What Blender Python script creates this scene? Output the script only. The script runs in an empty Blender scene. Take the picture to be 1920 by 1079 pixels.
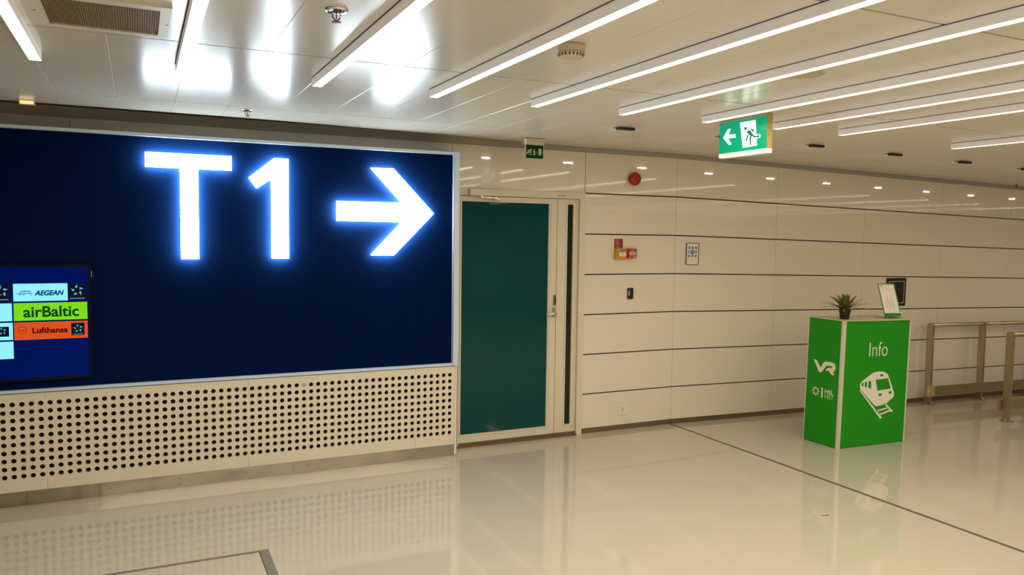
import bpy, bmesh, math, random
from mathutils import Vector, Matrix
from mathutils.geometry import tessellate_polygon

S = bpy.context.scene
COL = S.collection
random.seed(4)

# ---------------------------------------------------------------- camera
cam_d = bpy.data.cameras.new('camera')
cam = bpy.data.objects.new('camera', cam_d)
COL.objects.link(cam)
cam_d.sensor_fit = 'HORIZONTAL'
cam_d.sensor_width = 36.0
cam_d.lens = 36.0 * 1465.99 / 1920.0
cam_d.clip_start = 0.05
# world axes expressed in camera space (x right, y down, z forward)
CX = Vector((0.9022696, -0.01660529, 0.43085244))
CY = Vector((-0.43096944, -0.06538212, 0.89999474))
CZ = Vector((0.01322537, -0.99772213, -0.06614867))
right = Vector((CX[0], CY[0], CZ[0]))
down = Vector((CX[1], CY[1], CZ[1]))
fwd = Vector((CX[2], CY[2], CZ[2]))
R = Matrix((right, -down, -fwd)).transposed()
EYE = 1.72
cam.matrix_world = Matrix.Translation((0, 0, EYE)) @ R.to_4x4()
S.camera = cam

# ---------------------------------------------------------------- world, exposure
w = bpy.data.worlds.new('world')
S.world = w
w.use_nodes = True
w.node_tree.nodes['Background'].inputs[0].default_value = (1.0, 0.93, 0.82, 1)
w.node_tree.nodes['Background'].inputs[1].default_value = 0.3
S.view_settings.view_transform = 'Standard'
S.view_settings.look = 'None'
S.view_settings.gamma = 1.0
S.view_settings.use_curve_mapping = False
S.view_settings.exposure = 0.0
TUBE = 23.5          # radiance of the linear lights
S.cycles.caustics_reflective = False
S.cycles.caustics_refractive = False
S.cycles.sample_clamp_indirect = 4.0
S.cycles.blur_glossy = 0.3
SIGN = 13.0          # radiance of the lit letters

# ---------------------------------------------------------------- dimensions
YL, YD, ZC = 5.60, 5.80, 2.477     # sign wall, door wall, ceiling
XK, SL = 4.42, 0.020               # floor joint and ramp slope beyond it
def rz(x): return -SL * max(0.0, x - XK)

# ---------------------------------------------------------------- materials
def mat(name, col, rough=0.5, metal=0.0, emit=None, est=0.0, ior=1.5, coat=0.0, trans=0.0, noise=None, bump=None, spec=0.5):
    m = bpy.data.materials.new(name)
    m.use_nodes = True
    nt = m.node_tree
    b = nt.nodes['Principled BSDF']
    b.inputs['Base Color'].default_value = (*col, 1)
    b.inputs['Roughness'].default_value = rough
    b.inputs['Metallic'].default_value = metal
    b.inputs['IOR'].default_value = ior
    b.inputs['Specular IOR Level'].default_value = spec
    b.inputs['Coat Weight'].default_value = coat
    b.inputs['Coat Roughness'].default_value = 0.05
    b.inputs['Transmission Weight'].default_value = trans
    if emit:
        b.inputs['Emission Color'].default_value = (*emit, 1)
        b.inputs['Emission Strength'].default_value = est
    if noise:                      # (scale, amount): faint mottling of the paint itself
        tc = nt.nodes.new('ShaderNodeTexCoord')
        n = nt.nodes.new('ShaderNodeTexNoise')
        n.inputs['Scale'].default_value = noise[0]
        n.inputs['Detail'].default_value = 4
        mr = nt.nodes.new('ShaderNodeMapRange')
        mr.inputs['To Min'].default_value = 1 - noise[1]
        mr.inputs['To Max'].default_value = 1 + noise[1]
        mx = nt.nodes.new('ShaderNodeMix')
        mx.data_type = 'RGBA'; mx.blend_type = 'MULTIPLY'
        mx.inputs['Factor'].default_value = 1
        mx.inputs['A'].default_value = (*col, 1)
        nt.links.new(tc.outputs['Object'], n.inputs['Vector'])
        nt.links.new(n.outputs['Fac'], mr.inputs['Value'])
        nt.links.new(mr.outputs['Result'], mx.inputs['B'])
        nt.links.new(mx.outputs['Result'], b.inputs['Base Color'])
    if bump:                       # (scale, strength, stretch)
        tc = nt.nodes.new('ShaderNodeTexCoord')
        mp = nt.nodes.new('ShaderNodeMapping')
        mp.inputs['Scale'].default_value = bump[2]
        n = nt.nodes.new('ShaderNodeTexNoise')
        n.inputs['Scale'].default_value = bump[0]
        bp = nt.nodes.new('ShaderNodeBump')
        bp.inputs['Strength'].default_value = bump[1]
        bp.inputs['Distance'].default_value = 0.01
        nt.links.new(tc.outputs['Object'], mp.inputs['Vector'])
        nt.links.new(mp.outputs['Vector'], n.inputs['Vector'])
        nt.links.new(n.outputs['Fac'], bp.inputs['Height'])
        nt.links.new(bp.outputs['Normal'], b.inputs['Normal'])
    return m

M = {}
M['floor'] = mat('floor_epoxy', (0.54, 0.50, 0.415), 0.06, noise=(0.9, 0.04), ior=1.62)
M['wall'] = mat('wall_panel_white', (0.80, 0.74, 0.62), 0.045, noise=(0.6, 0.02), bump=(1.6, 0.009, (1, 1, 1)))
M['plaster'] = mat('far_wall_paint', (0.40, 0.37, 0.32), 0.6)
M['gaptrim'] = mat('ceiling_edge_trim', (0.46, 0.43, 0.36), 0.6)
M['groove'] = mat('groove_dark', (0.07, 0.045, 0.02), 0.7)
M['ceil'] = mat('ceiling_panel_enamel', (0.80, 0.77, 0.71), 0.20, ior=1.5, noise=(0.8, 0.03))
M['ceilgap'] = mat('ceiling_gap', (0.10, 0.08, 0.05), 0.8)
M['perf'] = mat('perforated_panel_white', (0.76, 0.71, 0.59), 0.45)
M['void'] = mat('void_dark', (0.02, 0.014, 0.008), 0.9)
M['steel'] = mat('brushed_steel', (0.50, 0.46, 0.38), 0.16, 1.0, bump=(4, 0.6, (1, 1, 1)))
M['bronze'] = mat('bronze_base_trim', (0.22, 0.17, 0.10), 0.45, 0.7)
M['rail'] = mat('satin_stainless_rail', (0.50, 0.43, 0.31), 0.28, 1.0)
M['railcap'] = mat('rail_end_cap', (0.80, 0.66, 0.44), 0.35, 0.9)
M['alu'] = mat('anodised_aluminium', (0.72, 0.74, 0.78), 0.35, 0.8)
M['frameglow'] = mat('aluminium_blue_glow_tint', (0.62, 0.76, 0.98), 0.35, 0.2)  # blue glow reflected from the letters is mixed into the silver frame's colour
M['chrome'] = mat('chrome', (0.75, 0.75, 0.75), 0.12, 1.0)
M['navy'] = mat('sign_face_navy', (0.0008, 0.0084, 0.056), 0.6, spec=0.02)
M['letter'] = mat('lit_letter_face', (0.9, 0.9, 0.9), 0.4, emit=(0.74, 0.93, 1.0), est=SIGN)
M['letterside'] = mat('letter_edge', (0.05, 0.08, 0.16), 0.4)
M['halo'] = mat('letter_back_glow', (0.6, 0.6, 0.6), 0.4, emit=(1.0, 1.0, 0.70), est=95.0)
M['tube'] = mat('lit_diffuser', (0.9, 0.9, 0.9), 0.4, emit=(1.0, 0.90, 0.76), est=2.5)
M['tube'].cycles.emission_sampling = 'NONE'
M['lightbody'] = mat('light_profile_faint_glow', (0.86, 0.84, 0.82), 0.4, emit=(1.0, 0.92, 0.86), est=0.14)  # weak emission stands in for light scattered onto the profile sides
M['washer'] = mat('wall_washer_lamp', (0.9, 0.9, 0.9), 0.4, emit=(1.0, 0.9, 0.75), est=45.0)
M['warmlamp'] = mat('warm_lamp', (0.9, 0.8, 0.6), 0.4, emit=(1.0, 0.66, 0.28), est=1.0)
M['white'] = mat('white_plastic', (0.78, 0.76, 0.70), 0.4)
M['cream'] = mat('cream_plastic', (0.66, 0.60, 0.46), 0.45)
M['creamdark'] = mat('cream_painted_steel', (0.60, 0.53, 0.38), 0.4)
M['doorpaint'] = mat('door_paint', (0.72, 0.66, 0.53), 0.35, noise=(3, 0.03))
M['teal'] = mat('teal_backed_glass', (0.001, 0.058, 0.062), 0.03, ior=1.45, spec=0.35, noise=(1.2, 0.25))
M['tealdark'] = mat('dark_green_glass', (0.004, 0.022, 0.010), 0.03)
M['red'] = mat('red_plastic', (0.40, 0.012, 0.012), 0.3)
M['redflat'] = mat('red_plaque', (0.28, 0.008, 0.008), 0.45)
M['yellow'] = mat('yellow_plastic', (0.62, 0.28, 0.012), 0.4)
M['black'] = mat('black_plastic', (0.012, 0.009, 0.007), 0.35)
M['ink'] = mat('dark_ink', (0.02, 0.015, 0.01), 0.6)
M['paper'] = mat('white_paper', (0.80, 0.77, 0.70), 0.6)
M['pale'] = mat('pale_print', (0.62, 0.50, 0.42), 0.6)
M['labelgreen'] = mat('green_label', (0.06, 0.30, 0.16), 0.5)
M['exit'] = mat('exit_green_lit', (0.0, 0.25, 0.12), 0.25, emit=(0.0, 0.27, 0.14), est=0.9, spec=0.15)
M['exitman'] = mat('exit_man_green', (0.0, 0.12, 0.06), 0.25, emit=(0.0, 0.11, 0.07), est=0.9, spec=0.15)
M['exitwhite'] = mat('exit_white_lit', (0.8, 0.9, 0.85), 0.25, emit=(0.80, 1.0, 0.93), est=1.3)
M['exitstrip'] = mat('exit_strip_lit', (0.85, 0.82, 0.7), 0.3, emit=(1.0, 0.93, 0.72), est=0.45)
M['exitside'] = mat('exit_side_housing', (0.62, 0.42, 0.12), 0.4)
M['exitdark'] = mat('exit_green_unlit', (0.002, 0.045, 0.014), 0.4, spec=0.1)
M['exitpale'] = mat('exit_pale_print', (0.62, 0.66, 0.50), 0.4)
M['blue'] = mat('icon_blue', (0.03, 0.16, 0.38), 0.5)
M['frame_dark'] = mat('poster_frame', (0.10, 0.11, 0.10), 0.4)
M['green'] = mat('counter_green_film', (0.010, 0.275, 0.004), 0.40, spec=0.25)
M['film'] = mat('white_vinyl_film', (0.80, 0.76, 0.68), 0.4)
M['post'] = mat('counter_post_aluminium', (0.70, 0.68, 0.60), 0.4, 0.3)
M['leaf'] = mat('leaf_green', (0.13, 0.135, 0.015), 0.45, noise=(40, 0.5))
M['soil'] = mat('soil', (0.02, 0.014, 0.008), 0.9)
M['acrylic'] = mat('acrylic', (0.95, 0.97, 0.93), 0.04, trans=0.95, ior=1.45)
M['strip'] = mat('joint_profile', (0.20, 0.17, 0.12), 0.45, 0.5)
M['hatchframe'] = mat('worn_hatch_frame', (0.30, 0.28, 0.24), 0.45, 0.6, noise=(60, 0.5))
M['grille'] = mat('vent_mesh_brown', (0.26, 0.19, 0.09), 0.6)
M['scr_bg'] = mat('screen_navy', (0.0, 0.0, 0.02), 0.15, emit=(0.0, 0.006, 0.085), est=1.0, spec=0.04)
M['scr_bezel'] = mat('screen_bezel', (0.004, 0.006, 0.016), 0.3, spec=0.12)
M['scr_cyan'] = mat('screen_cyan_white', (0.1, 0.1, 0.1), 0.2, emit=(0.24, 0.84, 0.92), est=1.0, spec=0.12)
M['scr_lime'] = mat('screen_lime', (0.05, 0.1, 0.02), 0.2, emit=(0.18, 0.66, 0.005), est=1.0, spec=0.12)
M['scr_orange'] = mat('screen_orange', (0.1, 0.05, 0.02), 0.2, emit=(0.66, 0.060, 0.005), est=1.0, spec=0.12)
M['scr_black'] = mat('screen_black', (0.004, 0.006, 0.01), 0.2, emit=(0.0, 0.004, 0.012), est=1.0, spec=0.12)
M['scr_star'] = mat('screen_silver', (0.1, 0.1, 0.1), 0.2, emit=(0.22, 0.50, 0.60), est=1.0, spec=0.12)
M['scr_navy'] = mat('screen_ink_navy', (0.0, 0.01, 0.03), 0.2, emit=(0.0, 0.035, 0.12), est=1.0, spec=0.12)
M['scr_dgreen'] = mat('screen_ink_green', (0.0, 0.02, 0.0), 0.2, emit=(0.0, 0.045, 0.004), est=1.0, spec=0.12)
M['scr_maroon'] = mat('screen_ink_maroon', (0.03, 0.0, 0.0), 0.2, emit=(0.075, 0.0, 0.004), est=1.0, spec=0.12)

# ---------------------------------------------------------------- mesh helpers
class MB:
    """Collects shapes into one bmesh; every shape may carry its own material slot."""
    def __init__(self):
        self.bm = bmesh.new(); self.mats = []; self.cur = 0; self.smooth = False
    def use(self, m):
        if m not in self.mats: self.mats.append(m)
        self.cur = self.mats.index(m); return self
    def face(self, vs):
        try:
            f = self.bm.faces.new(vs)
        except ValueError:
            return None
        f.material_index = self.cur; f.smooth = self.smooth
        return f
    def verts(self, pts): return [self.bm.verts.new(p) for p in pts]
    def quad(self, *pts): return self.face(self.verts(pts))
    def box(self, x0, x1, y0, y1, z0, z1, bev=0.0):
        v = self.verts([(x0, y0, z0), (x1, y0, z0), (x1, y1, z0), (x0, y1, z0), (x0, y0, z1), (x1, y0, z1), (x1, y1, z1), (x0, y1, z1)])
        fs = [self.face([v[i] for i in q]) for q in ((0, 3, 2, 1), (4, 5, 6, 7), (0, 1, 5, 4), (1, 2, 6, 5), (2, 3, 7, 6), (3, 0, 4, 7))]
        if bev > 0:
            es = list({e for f in fs for e in f.edges})
            r = bmesh.ops.bevel(self.bm, geom=es, offset=bev, segments=2, profile=0.5, affect='EDGES')
            for f in r['faces']: f.material_index = self.cur
        return self
    def prism(self, loops, o, u, v, n, t0, t1):
        """Extruded 2D outline (first loop) with holes (others) on the plane o,u,v; n is the outward normal."""
        if not isinstance(loops[0][0], (tuple, list)): loops = [loops]
        o, u, v, n = Vector(o), Vector(u), Vector(v), Vector(n)
        flat = [p for l in loops for p in l]
        tris = tessellate_polygon([[Vector((p[0], p[1], 0)) for p in l] for l in loops])
        P = [o + u * p[0] + v * p[1] for p in flat]
        a = self.verts([p + n * t1 for p in P])
        for t in tris: self.face([a[i] for i in t])
        if t1 != t0:
            b = self.verts([p + n * t0 for p in P])
            for t in tris: self.face([b[i] for i in reversed(t)])
            k = 0
            for l in loops:
                m = len(l)
                for i in range(m):
                    j = (i + 1) % m
                    self.face([a[k + i], b[k + i], b[k + j], a[k + j]])
                k += m
        return self
    def lathe(self, prof, c, axis='Z', seg=32, flip=1):
        """prof: (radius, height) pairs; axis Z up, or Y with height towards -y (out of the wall)."""
        rings = []
        for r, hgt in prof:
            ring = []
            for i in range(seg):
                a = 2 * math.pi * i / seg
                if axis == 'Z': p = (c[0] + r * math.cos(a), c[1] + r * math.sin(a), c[2] + hgt)
                else: p = (c[0] + r * math.cos(a), c[1] - hgt, c[2] + r * math.sin(a))
                ring.append(p)
            rings.append(self.verts(ring))
        for A, B in zip(rings, rings[1:]):
            for i in range(seg):
                j = (i + 1) % seg
                self.face([A[i], A[j], B[j], B[i]])
        self.face(list(reversed(rings[0]))); self.face(rings[-1])
        return self
    def tube(self, pts, r, seg=12, closed=False):
        pts = [Vector(p) for p in pts]; rings = []
        n = len(pts)
        for i, p in enumerate(pts):
            d = (pts[min(i + 1, n - 1)] - pts[max(i - 1, 0)]).normalized()
            if closed: d = (pts[(i + 1) % n] - pts[i - 1]).normalized()
            up = Vector((0, 0, 1)) if abs(d.z) < 0.95 else Vector((1, 0, 0))
            s = d.cross(up).normalized(); q = s.cross(d)
            rr = r[i] if isinstance(r, (list, tuple)) else r
            rings.append(self.verts([p + (s * math.cos(2 * math.pi * k / seg) + q * math.sin(2 * math.pi * k / seg)) * rr for k in range(seg)]))
        pairs = list(zip(rings, rings[1:])) + ([(rings[-1], rings[0])] if closed else [])
        for A, B in pairs:
            for k in range(seg):
                j = (k + 1) % seg
                self.face([A[k], A[j], B[j], B[k]])
        if not closed:
            self.face(list(reversed(rings[0]))); self.face(rings[-1])
        return self
    def grid(self, x0, x1, y0, y1, z0, z1): return self.box(x0, x1, y0, y1, z0, z1)
    def text(self, body, p0, p1, o, u, v, n, t=0.001, shear=0.0, bold=0.0):
        """Built-in lettering fitted into the rectangle p0 (left, bottom) - p1 (right, top) of the plane o,u,v."""
        c = bpy.data.curves.new('t', 'FONT'); c.body = body; c.shear = shear; c.offset = bold; c.resolution_u = 4
        ob = bpy.data.objects.new('t', c); COL.objects.link(ob)
        bpy.context.view_layer.update()
        me = bpy.data.meshes.new_from_object(ob.evaluated_get(bpy.context.evaluated_depsgraph_get()))
        xs = [q.co.x for q in me.vertices]; ys = [q.co.y for q in me.vertices]
        ax, bx, ay, by = min(xs), max(xs), min(ys), max(ys)
        o, u, v, n = Vector(o), Vector(u), Vector(v), Vector(n)
        P = []
        for q in me.vertices:
            a = p0[0] + (q.co.x - ax) / (bx - ax) * (p1[0] - p0[0])
            b = p0[1] + (q.co.y - ay) / (by - ay) * (p1[1] - p0[1])
            P.append(o + u * a + v * b + n * t)
        vs = self.verts(P)
        for f in me.polygons: self.face([vs[i] for i in f.vertices])
        bpy.data.objects.remove(ob); bpy.data.curves.remove(c); bpy.data.meshes.remove(me)
        return self
    def mesh(self, name):
        bmesh.ops.recalc_face_normals(self.bm, faces=self.bm.faces[:])
        me = bpy.data.meshes.new(name)
        for m in self.mats: me.materials.append(M[m])
        self.bm.to_mesh(me); self.bm.free()
        return me

def tag(o, label=None, cat=None, group=None, kind=None):
    if label: o['label'] = label
    if cat: o['category'] = cat
    if group: o['group'] = group
    if kind: o['kind'] = kind
    return o
def rootloc(o):
    while o.parent: o = o.parent
    return o.location.copy()
def thing(name, loc, label, cat, group=None, rot=(0, 0, 0)):
    o = bpy.data.objects.new(name, None); COL.objects.link(o)
    o.empty_display_size = 0.1
    o.location = loc; o.rotation_euler = rot
    return tag(o, label, cat, group)
def part(name, mb, parent, label=None, local=False):
    """Mesh child; its shapes were drawn in world coordinates unless local."""
    me = mb.mesh(name)
    if not local: me.transform(Matrix.Translation(-rootloc(parent)))
    o = bpy.data.objects.new(name, me); COL.objects.link(o)
    o.parent = parent
    if label: o['label'] = label
    return o
def solo(name, mb, loc, label, cat, group=None):
    me = mb.mesh(name); me.transform(Matrix.Translation(-Vector(loc)))
    o = bpy.data.objects.new(name, me); COL.objects.link(o); o.location = loc
    return tag(o, label, cat, group)
def struct(name, mb, parent=None):
    me = mb.mesh(name)
    o = bpy.data.objects.new(name, me); COL.objects.link(o)
    if parent: o.parent = parent
    else: o['kind'] = 'structure'
    return o
def copy_tree(o, parent=None):
    c = o.copy(); COL.objects.link(c); c.parent = parent
    for ch in [q for q in o.children]: copy_tree(ch, c)
    return c
def circle(cx, cy, r, n=24, ry=None): return [(cx + r * math.cos(2 * math.pi * i / n), cy + (ry or r) * math.sin(2 * math.pi * i / n)) for i in range(n)]
def rect(a, b): return [(min(a[0], b[0]), min(a[1], b[1])), (max(a[0], b[0]), min(a[1], b[1])), (max(a[0], b[0]), max(a[1], b[1])), (min(a[0], b[0]), max(a[1], b[1]))]
UX, UZ, NY = (1, 0, 0), (0, 0, 1), (0, -1, 0)     # a wall seen from the hall
def on_wall(y): return dict(o=(0, y, 0), u=UX, v=UZ, n=NY)

# traced outlines of the pictograms, in metres on their own surfaces
TRAIN=[(0.2342, 0.4988), (0.2339, 0.5357), (0.245, 0.5519), (0.3683, 0.6188), (0.4057, 0.63), (0.4535, 0.6327), (0.5019, 0.6292), (0.5365, 0.6195), (0.562, 0.6013), (0.5947, 0.5484), (0.6533, 0.4352), (0.6511, 0.4077), (0.6344, 0.3914), (0.6057, 0.3793), (0.5731, 0.3538), (0.5203, 0.3412), (0.4484, 0.3321), (0.4189, 0.3428), (0.2493, 0.4812)]
TRAIN_HOLES=[[(0.4676, 0.6076), (0.5061, 0.6086), (0.5073, 0.5901), (0.4707, 0.5884)], [(0.4166, 0.5638), (0.5689, 0.5688), (0.6072, 0.4777), (0.4427, 0.4673)], [(0.4608, 0.4405), (0.4992, 0.4438), (0.5034, 0.423), (0.4642, 0.4171)], [(0.5843, 0.4528), (0.6204, 0.4563), (0.6237, 0.4355), (0.5877, 0.4306)], [(0.2501, 0.545), (0.2735, 0.5465), (0.2756, 0.5114), (0.2518, 0.5167)], [(0.2856, 0.5486), (0.3137, 0.5512), (0.3168, 0.5012), (0.288, 0.5094)], [(0.3278, 0.5532), (0.3627, 0.5556), (0.3669, 0.4884), (0.3312, 0.4977)]]
TRACK=[[(0.2329, 0.4895), (0.5215, 0.2313), (0.4988, 0.2212), (0.2336, 0.4774)], [(0.5477, 0.3381), (0.5708, 0.3436), (0.6516, 0.2798), (0.6376, 0.2675)], [(0.4362, 0.296), (0.5852, 0.3186), (0.5976, 0.3074), (0.4485, 0.2842)], [(0.4787, 0.2637), (0.6065, 0.2917), (0.6201, 0.2798), (0.491, 0.2526)]]
INFO=[(0.3196, 0.8855), (0.5418, 0.7625)]
VR=[(0.073, 0.7094), (0.0947, 0.7112), (0.107, 0.707), (0.1529, 0.6501), (0.1749, 0.6888), (0.1853, 0.7019), (0.2019, 0.7084), (0.2603, 0.7133), (0.2912, 0.7081), (0.3078, 0.6894), (0.3106, 0.6666), (0.304, 0.6496), (0.2866, 0.6354), (0.2996, 0.607), (0.2764, 0.6077), (0.256, 0.6177), (0.2434, 0.6344), (0.2041, 0.632), (0.2174, 0.6517), (0.2378, 0.663), (0.2686, 0.6645), (0.2765, 0.6725), (0.2703, 0.6802), (0.2245, 0.6783), (0.2082, 0.6677), (0.1666, 0.6164), (0.1517, 0.6072), (0.136, 0.6114)]
SUN=[(0.1124, 0.442), (0.1107, 0.4773), (0.1147, 0.3966)]
BAR=[(0.1733, 0.4819), (0.1877, 0.4845), (0.1895, 0.3981), (0.1759, 0.3955)]
EX_DOOR=[(0.1907, 0.2056), (0.3264, 0.2056), (0.3459, 0.0501), (0.223, 0.0462)]
EX_ARROW=[(0.0373, 0.1274), (0.0795, 0.1778), (0.1065, 0.1779), (0.0853, 0.1422), (0.1499, 0.1396), (0.1539, 0.1178), (0.0852, 0.1182), (0.1201, 0.0782), (0.0932, 0.0768)]
EX_HEAD=[(0.2426, 0.1637), (0.2423, 0.1708)]
EX_MAN=[[(0.2585, 0.1414), (0.2762, 0.148), (0.2959, 0.1348), (0.2833, 0.1174)], [(0.2888, 0.156), (0.3011, 0.1538), (0.3185, 0.1405), (0.3103, 0.1371), (0.2959, 0.1469)], [(0.2595, 0.1196), (0.2675, 0.1176), (0.2669, 0.107), (0.2552, 0.0897), (0.2471, 0.0937), (0.2583, 0.1079)], [(0.2952, 0.1263), (0.3064, 0.1243), (0.3238, 0.1087), (0.3638, 0.1102), (0.365, 0.0985), (0.3177, 0.0989), (0.3036, 0.1137), (0.2932, 0.0976), (0.2963, 0.0549), (0.2862, 0.0567), (0.2807, 0.1004)]]
EX_OUT=[[(0.3225, 0.1139), (0.3707, 0.1156), (0.3728, 0.0938), (0.3235, 0.092)]]
SX_MAN=[[(0.0261, 0.0629), (0.0343, 0.0675), (0.0412, 0.0742), (0.046, 0.0703), (0.0403, 0.0595), (0.0345, 0.055), (0.0405, 0.047), (0.0401, 0.0261), (0.035, 0.0258), (0.0347, 0.0425), (0.0252, 0.0461), (0.0183, 0.0384), (0.0018, 0.0375), (0.0005, 0.0447), (0.0134, 0.0455), (0.0227, 0.0564), (0.0179, 0.0592), (0.0132, 0.0579), (0.012, 0.061), (0.0189, 0.0683), (0.0248, 0.0686)], [(0.0424, 0.0763), (0.0459, 0.079), (0.0495, 0.0767), (0.0495, 0.0715), (0.0448, 0.0698), (0.0417, 0.0721)]]
SX_ARROW=[(0.0661, 0.0725), (0.0748, 0.073), (0.0754, 0.0396), (0.0809, 0.0399), (0.0716, 0.0248), (0.0619, 0.0388), (0.0667, 0.0391)]
SX_DOOR=[[(0.1076, 0.0771), (0.1326, 0.0785), (0.1323, 0.0302), (0.1091, 0.0289)], [(0.1124, 0.0721), (0.1279, 0.073), (0.1278, 0.0541), (0.1132, 0.0533)], [(0.1133, 0.0491), (0.1279, 0.0499), (0.1276, 0.0352), (0.1141, 0.0345)]]
SX_LINES=[[(-0.0031, 0.0503), (0.1438, 0.0551), (0.1438, 0.053), (-0.0031, 0.0483)], [(-0.0028, 0.0304), (0.1442, 0.0341), (0.1442, 0.0315), (-0.0027, 0.0279)]]

# ================================================================ the setting
X0, X1, Y0 = -4.0, 15.0, -4.5
b = MB().use('floor')
st = [(x, rz(x)) for x in (X0, XK, X1)]
top = [b.verts([(x, y, z) for y in (Y0, 5.95)]) for x, z in st]; bot = [b.verts([(x, y, z - .1) for y in (Y0, 5.95)]) for x, z in st]
for i in (0, 1):
    b.face([top[i][0], top[i + 1][0], top[i + 1][1], top[i][1]]); b.face([bot[i][0], bot[i][1], bot[i + 1][1], bot[i + 1][0]])
    for j in (0, 1): b.face([top[i][j], top[i + 1][j], bot[i + 1][j], bot[i][j]])
for i in (0, 2): b.face([top[i][0], top[i][1], bot[i][1], bot[i][0]])
struct('floor', b)
b = MB().use('strip'); b.box(XK - .014, XK + .014, Y0, YD - .001, -0.004, 0.0012)
struct('trim_1', b)

# ceiling: enamelled panels 0.3 m wide, rows 1.58 m long, dark cross joints
b = MB().use('ceil')
def ceil_edge(x):
    pts = [(-9, 5.50), (0.7, 5.50), (2.1, 5.62), (3.4, 5.775), (20, 5.775)]
    for (xa, ya), (xb, yb) in zip(pts, pts[1:]):
        if xa <= x <= xb: return ya + (yb - ya) * (x - xa) / (xb - xa)
rows = [-4.5, -2.87, -1.29, 0.29, 1.87, 3.45, 5.03, None]
xs = [0.805 + 0.3 * k for k in range(-17, 49)]
xs = [x for x in xs if X0 - .3 < x < X1 + .3]
gx, gy = 0.0022, 0.006
for xa, xb in zip(xs, xs[1:]):
    for ya, yb in zip(rows, rows[1:]):
        g2 = gy if yb else 0
        e0 = (yb if yb else ceil_edge(xa)) - g2; e1 = (yb if yb else ceil_edge(xb)) - g2
        c = .0015
        A, B_ = xa + gx, xb - gx
        lo = b.verts([(A + c, ya + gy, ZC + rz(A)), (B_ - c, ya + gy, ZC + rz(B_)), (B_ - c, e1, ZC + rz(B_)), (A + c, e0, ZC + rz(A))])
        mid = b.verts([(A, ya + gy, ZC + c + rz(A)), (B_, ya + gy, ZC + c + rz(B_)), (B_, e1, ZC + c + rz(B_)), (A, e0, ZC + c + rz(A))])
        up = b.verts([(A, ya + gy, ZC + .02 + rz(A)), (B_, ya + gy, ZC + .02 + rz(B_)), (B_, e1, ZC + .02 + rz(B_)), (A, e0, ZC + .02 + rz(A))])
        b.face(lo[::-1])
        for L, U in ((lo, mid), (mid, up)):
            for i in range(4):
                j = (i + 1) % 4
                b.face([L[i], L[j], U[j], U[i]])
# seam backing just above the panels (light along the panels, dark behind the cross joints)
b.use('ceil')
for x in xs:
    for ya, yb in zip(rows, rows[1:]):
        e = (yb - gy) if yb else ceil_edge(x)
        b.quad((x - .004, ya + gy, ZC + .0017 + rz(x)), (x + .004, ya + gy, ZC + .0017 + rz(x)), (x + .004, e, ZC + .0017 + rz(x)), (x - .004, e, ZC + .0017 + rz(x)))
b.use('ceilgap')
for xa, xb in ((X0, XK), (XK, X1)):
    z0, z1 = ZC + .03 + rz(xa), ZC + .03 + rz(xb)
    b.quad((xa, Y0, z0), (xb, Y0, z1), (xb, 5.95, z1), (xa, 5.95, z0))
struct('ceiling', b)

# back wall: carcass, then the white horizontal panels with dark joints
P = 0.3485
b = MB().use('groove')
def wall_quadbox(b, xa, xb, y0, y1, za, zb):
    v = [(xa, y0, za + rz(xa)), (xb, y0, za + rz(xb)), (xb, y1, za + rz(xb)), (xa, y1, za + rz(xa)), (xa, y0, zb + rz(xa)), (xb, y0, zb + rz(xb)), (xb, y1, zb + rz(xb)), (xa, y1, zb + rz(xa))]
    v = b.verts(v)
    for q in ((0, 3, 2, 1), (4, 5, 6, 7), (0, 1, 5, 4), (1, 2, 6, 5), (2, 3, 7, 6), (3, 0, 4, 7)): b.face([v[i] for i in q])
wall_quadbox(b, 3.455, XK, YD + .014, YD + .15, 0, 2.437)
wall_quadbox(b, XK, X1, YD + .014, YD + .15, 0, 2.437)
wall_quadbox(b, X0, 3.455, YD + .014, YD + .15, 2.085, 2.437)
b.use('gaptrim'); wall_quadbox(b, X0, XK, YD + .006, YD + .15, 2.437, 2.53); wall_quadbox(b, XK, X1, YD + .006, YD + .15, 2.437, 2.53); b.use('groove')
wall_quadbox(b, X0, 2.298, YD + .014, YD + .15, 0, 2.10)
b.use('wall')
cols = [3.457, XK] + [XK + 1.21 * k for k in range(1, 9)] + [X1]
g = 0.0055
for xa, xb in zip(cols, cols[1:]):
    if xb - xa < .05: continue
    for k in range(6):
        z0 = 0.047 if k == 0 else P * k + g
        wall_quadbox(b, xa + .0012, xb - .0012, YD, YD + .0135, z0, P * (k + 1) - g)
    wall_quadbox(b, xa + .0012, xb - .0012, YD, YD + .0135, P * 6 + g, 2.437)
# header above the door and above the sign
for xa, xb in ((-4.0, -2.80), (-2.80, -1.59), (-1.59, -.38), (-.38, .83), (.83, 2.24), (2.242, 3.455)):
    wall_quadbox(b, xa, xb - .002, YD, YD + .0135, 2.096 if xa > 2 else 2.0, 2.437)
wall_quadbox(b, 2.2172, 2.2975, YD, YD + .0135, .0, 2.094)
# boxed-out wall behind the sign and the perforated panels
b.use('void'); b.box(X0, 2.19, 5.66, YD, 0.0, 2.335)
b.use('wall'); b.box(2.199, 2.2168, YL + .002, YD + .01, .012, .708); b.box(2.19, 2.2168, 5.64, YD + .01, .708, 2.335)
struct('wall_back', b)

b = MB().use('plaster'); b.box(X0 - .1, X1 + .1, Y0 - .12, Y0, -.35, 2.6); struct('wall_front', b)
b = MB().use('plaster'); b.box(X0 - .12, X0, Y0, 5.95, -.1, 2.6); struct('wall_left', b)
b = MB().use('plaster'); b.box(X1, X1 + .12, Y0, 5.95, -.35, 2.6); struct('wall_right', b)

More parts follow.
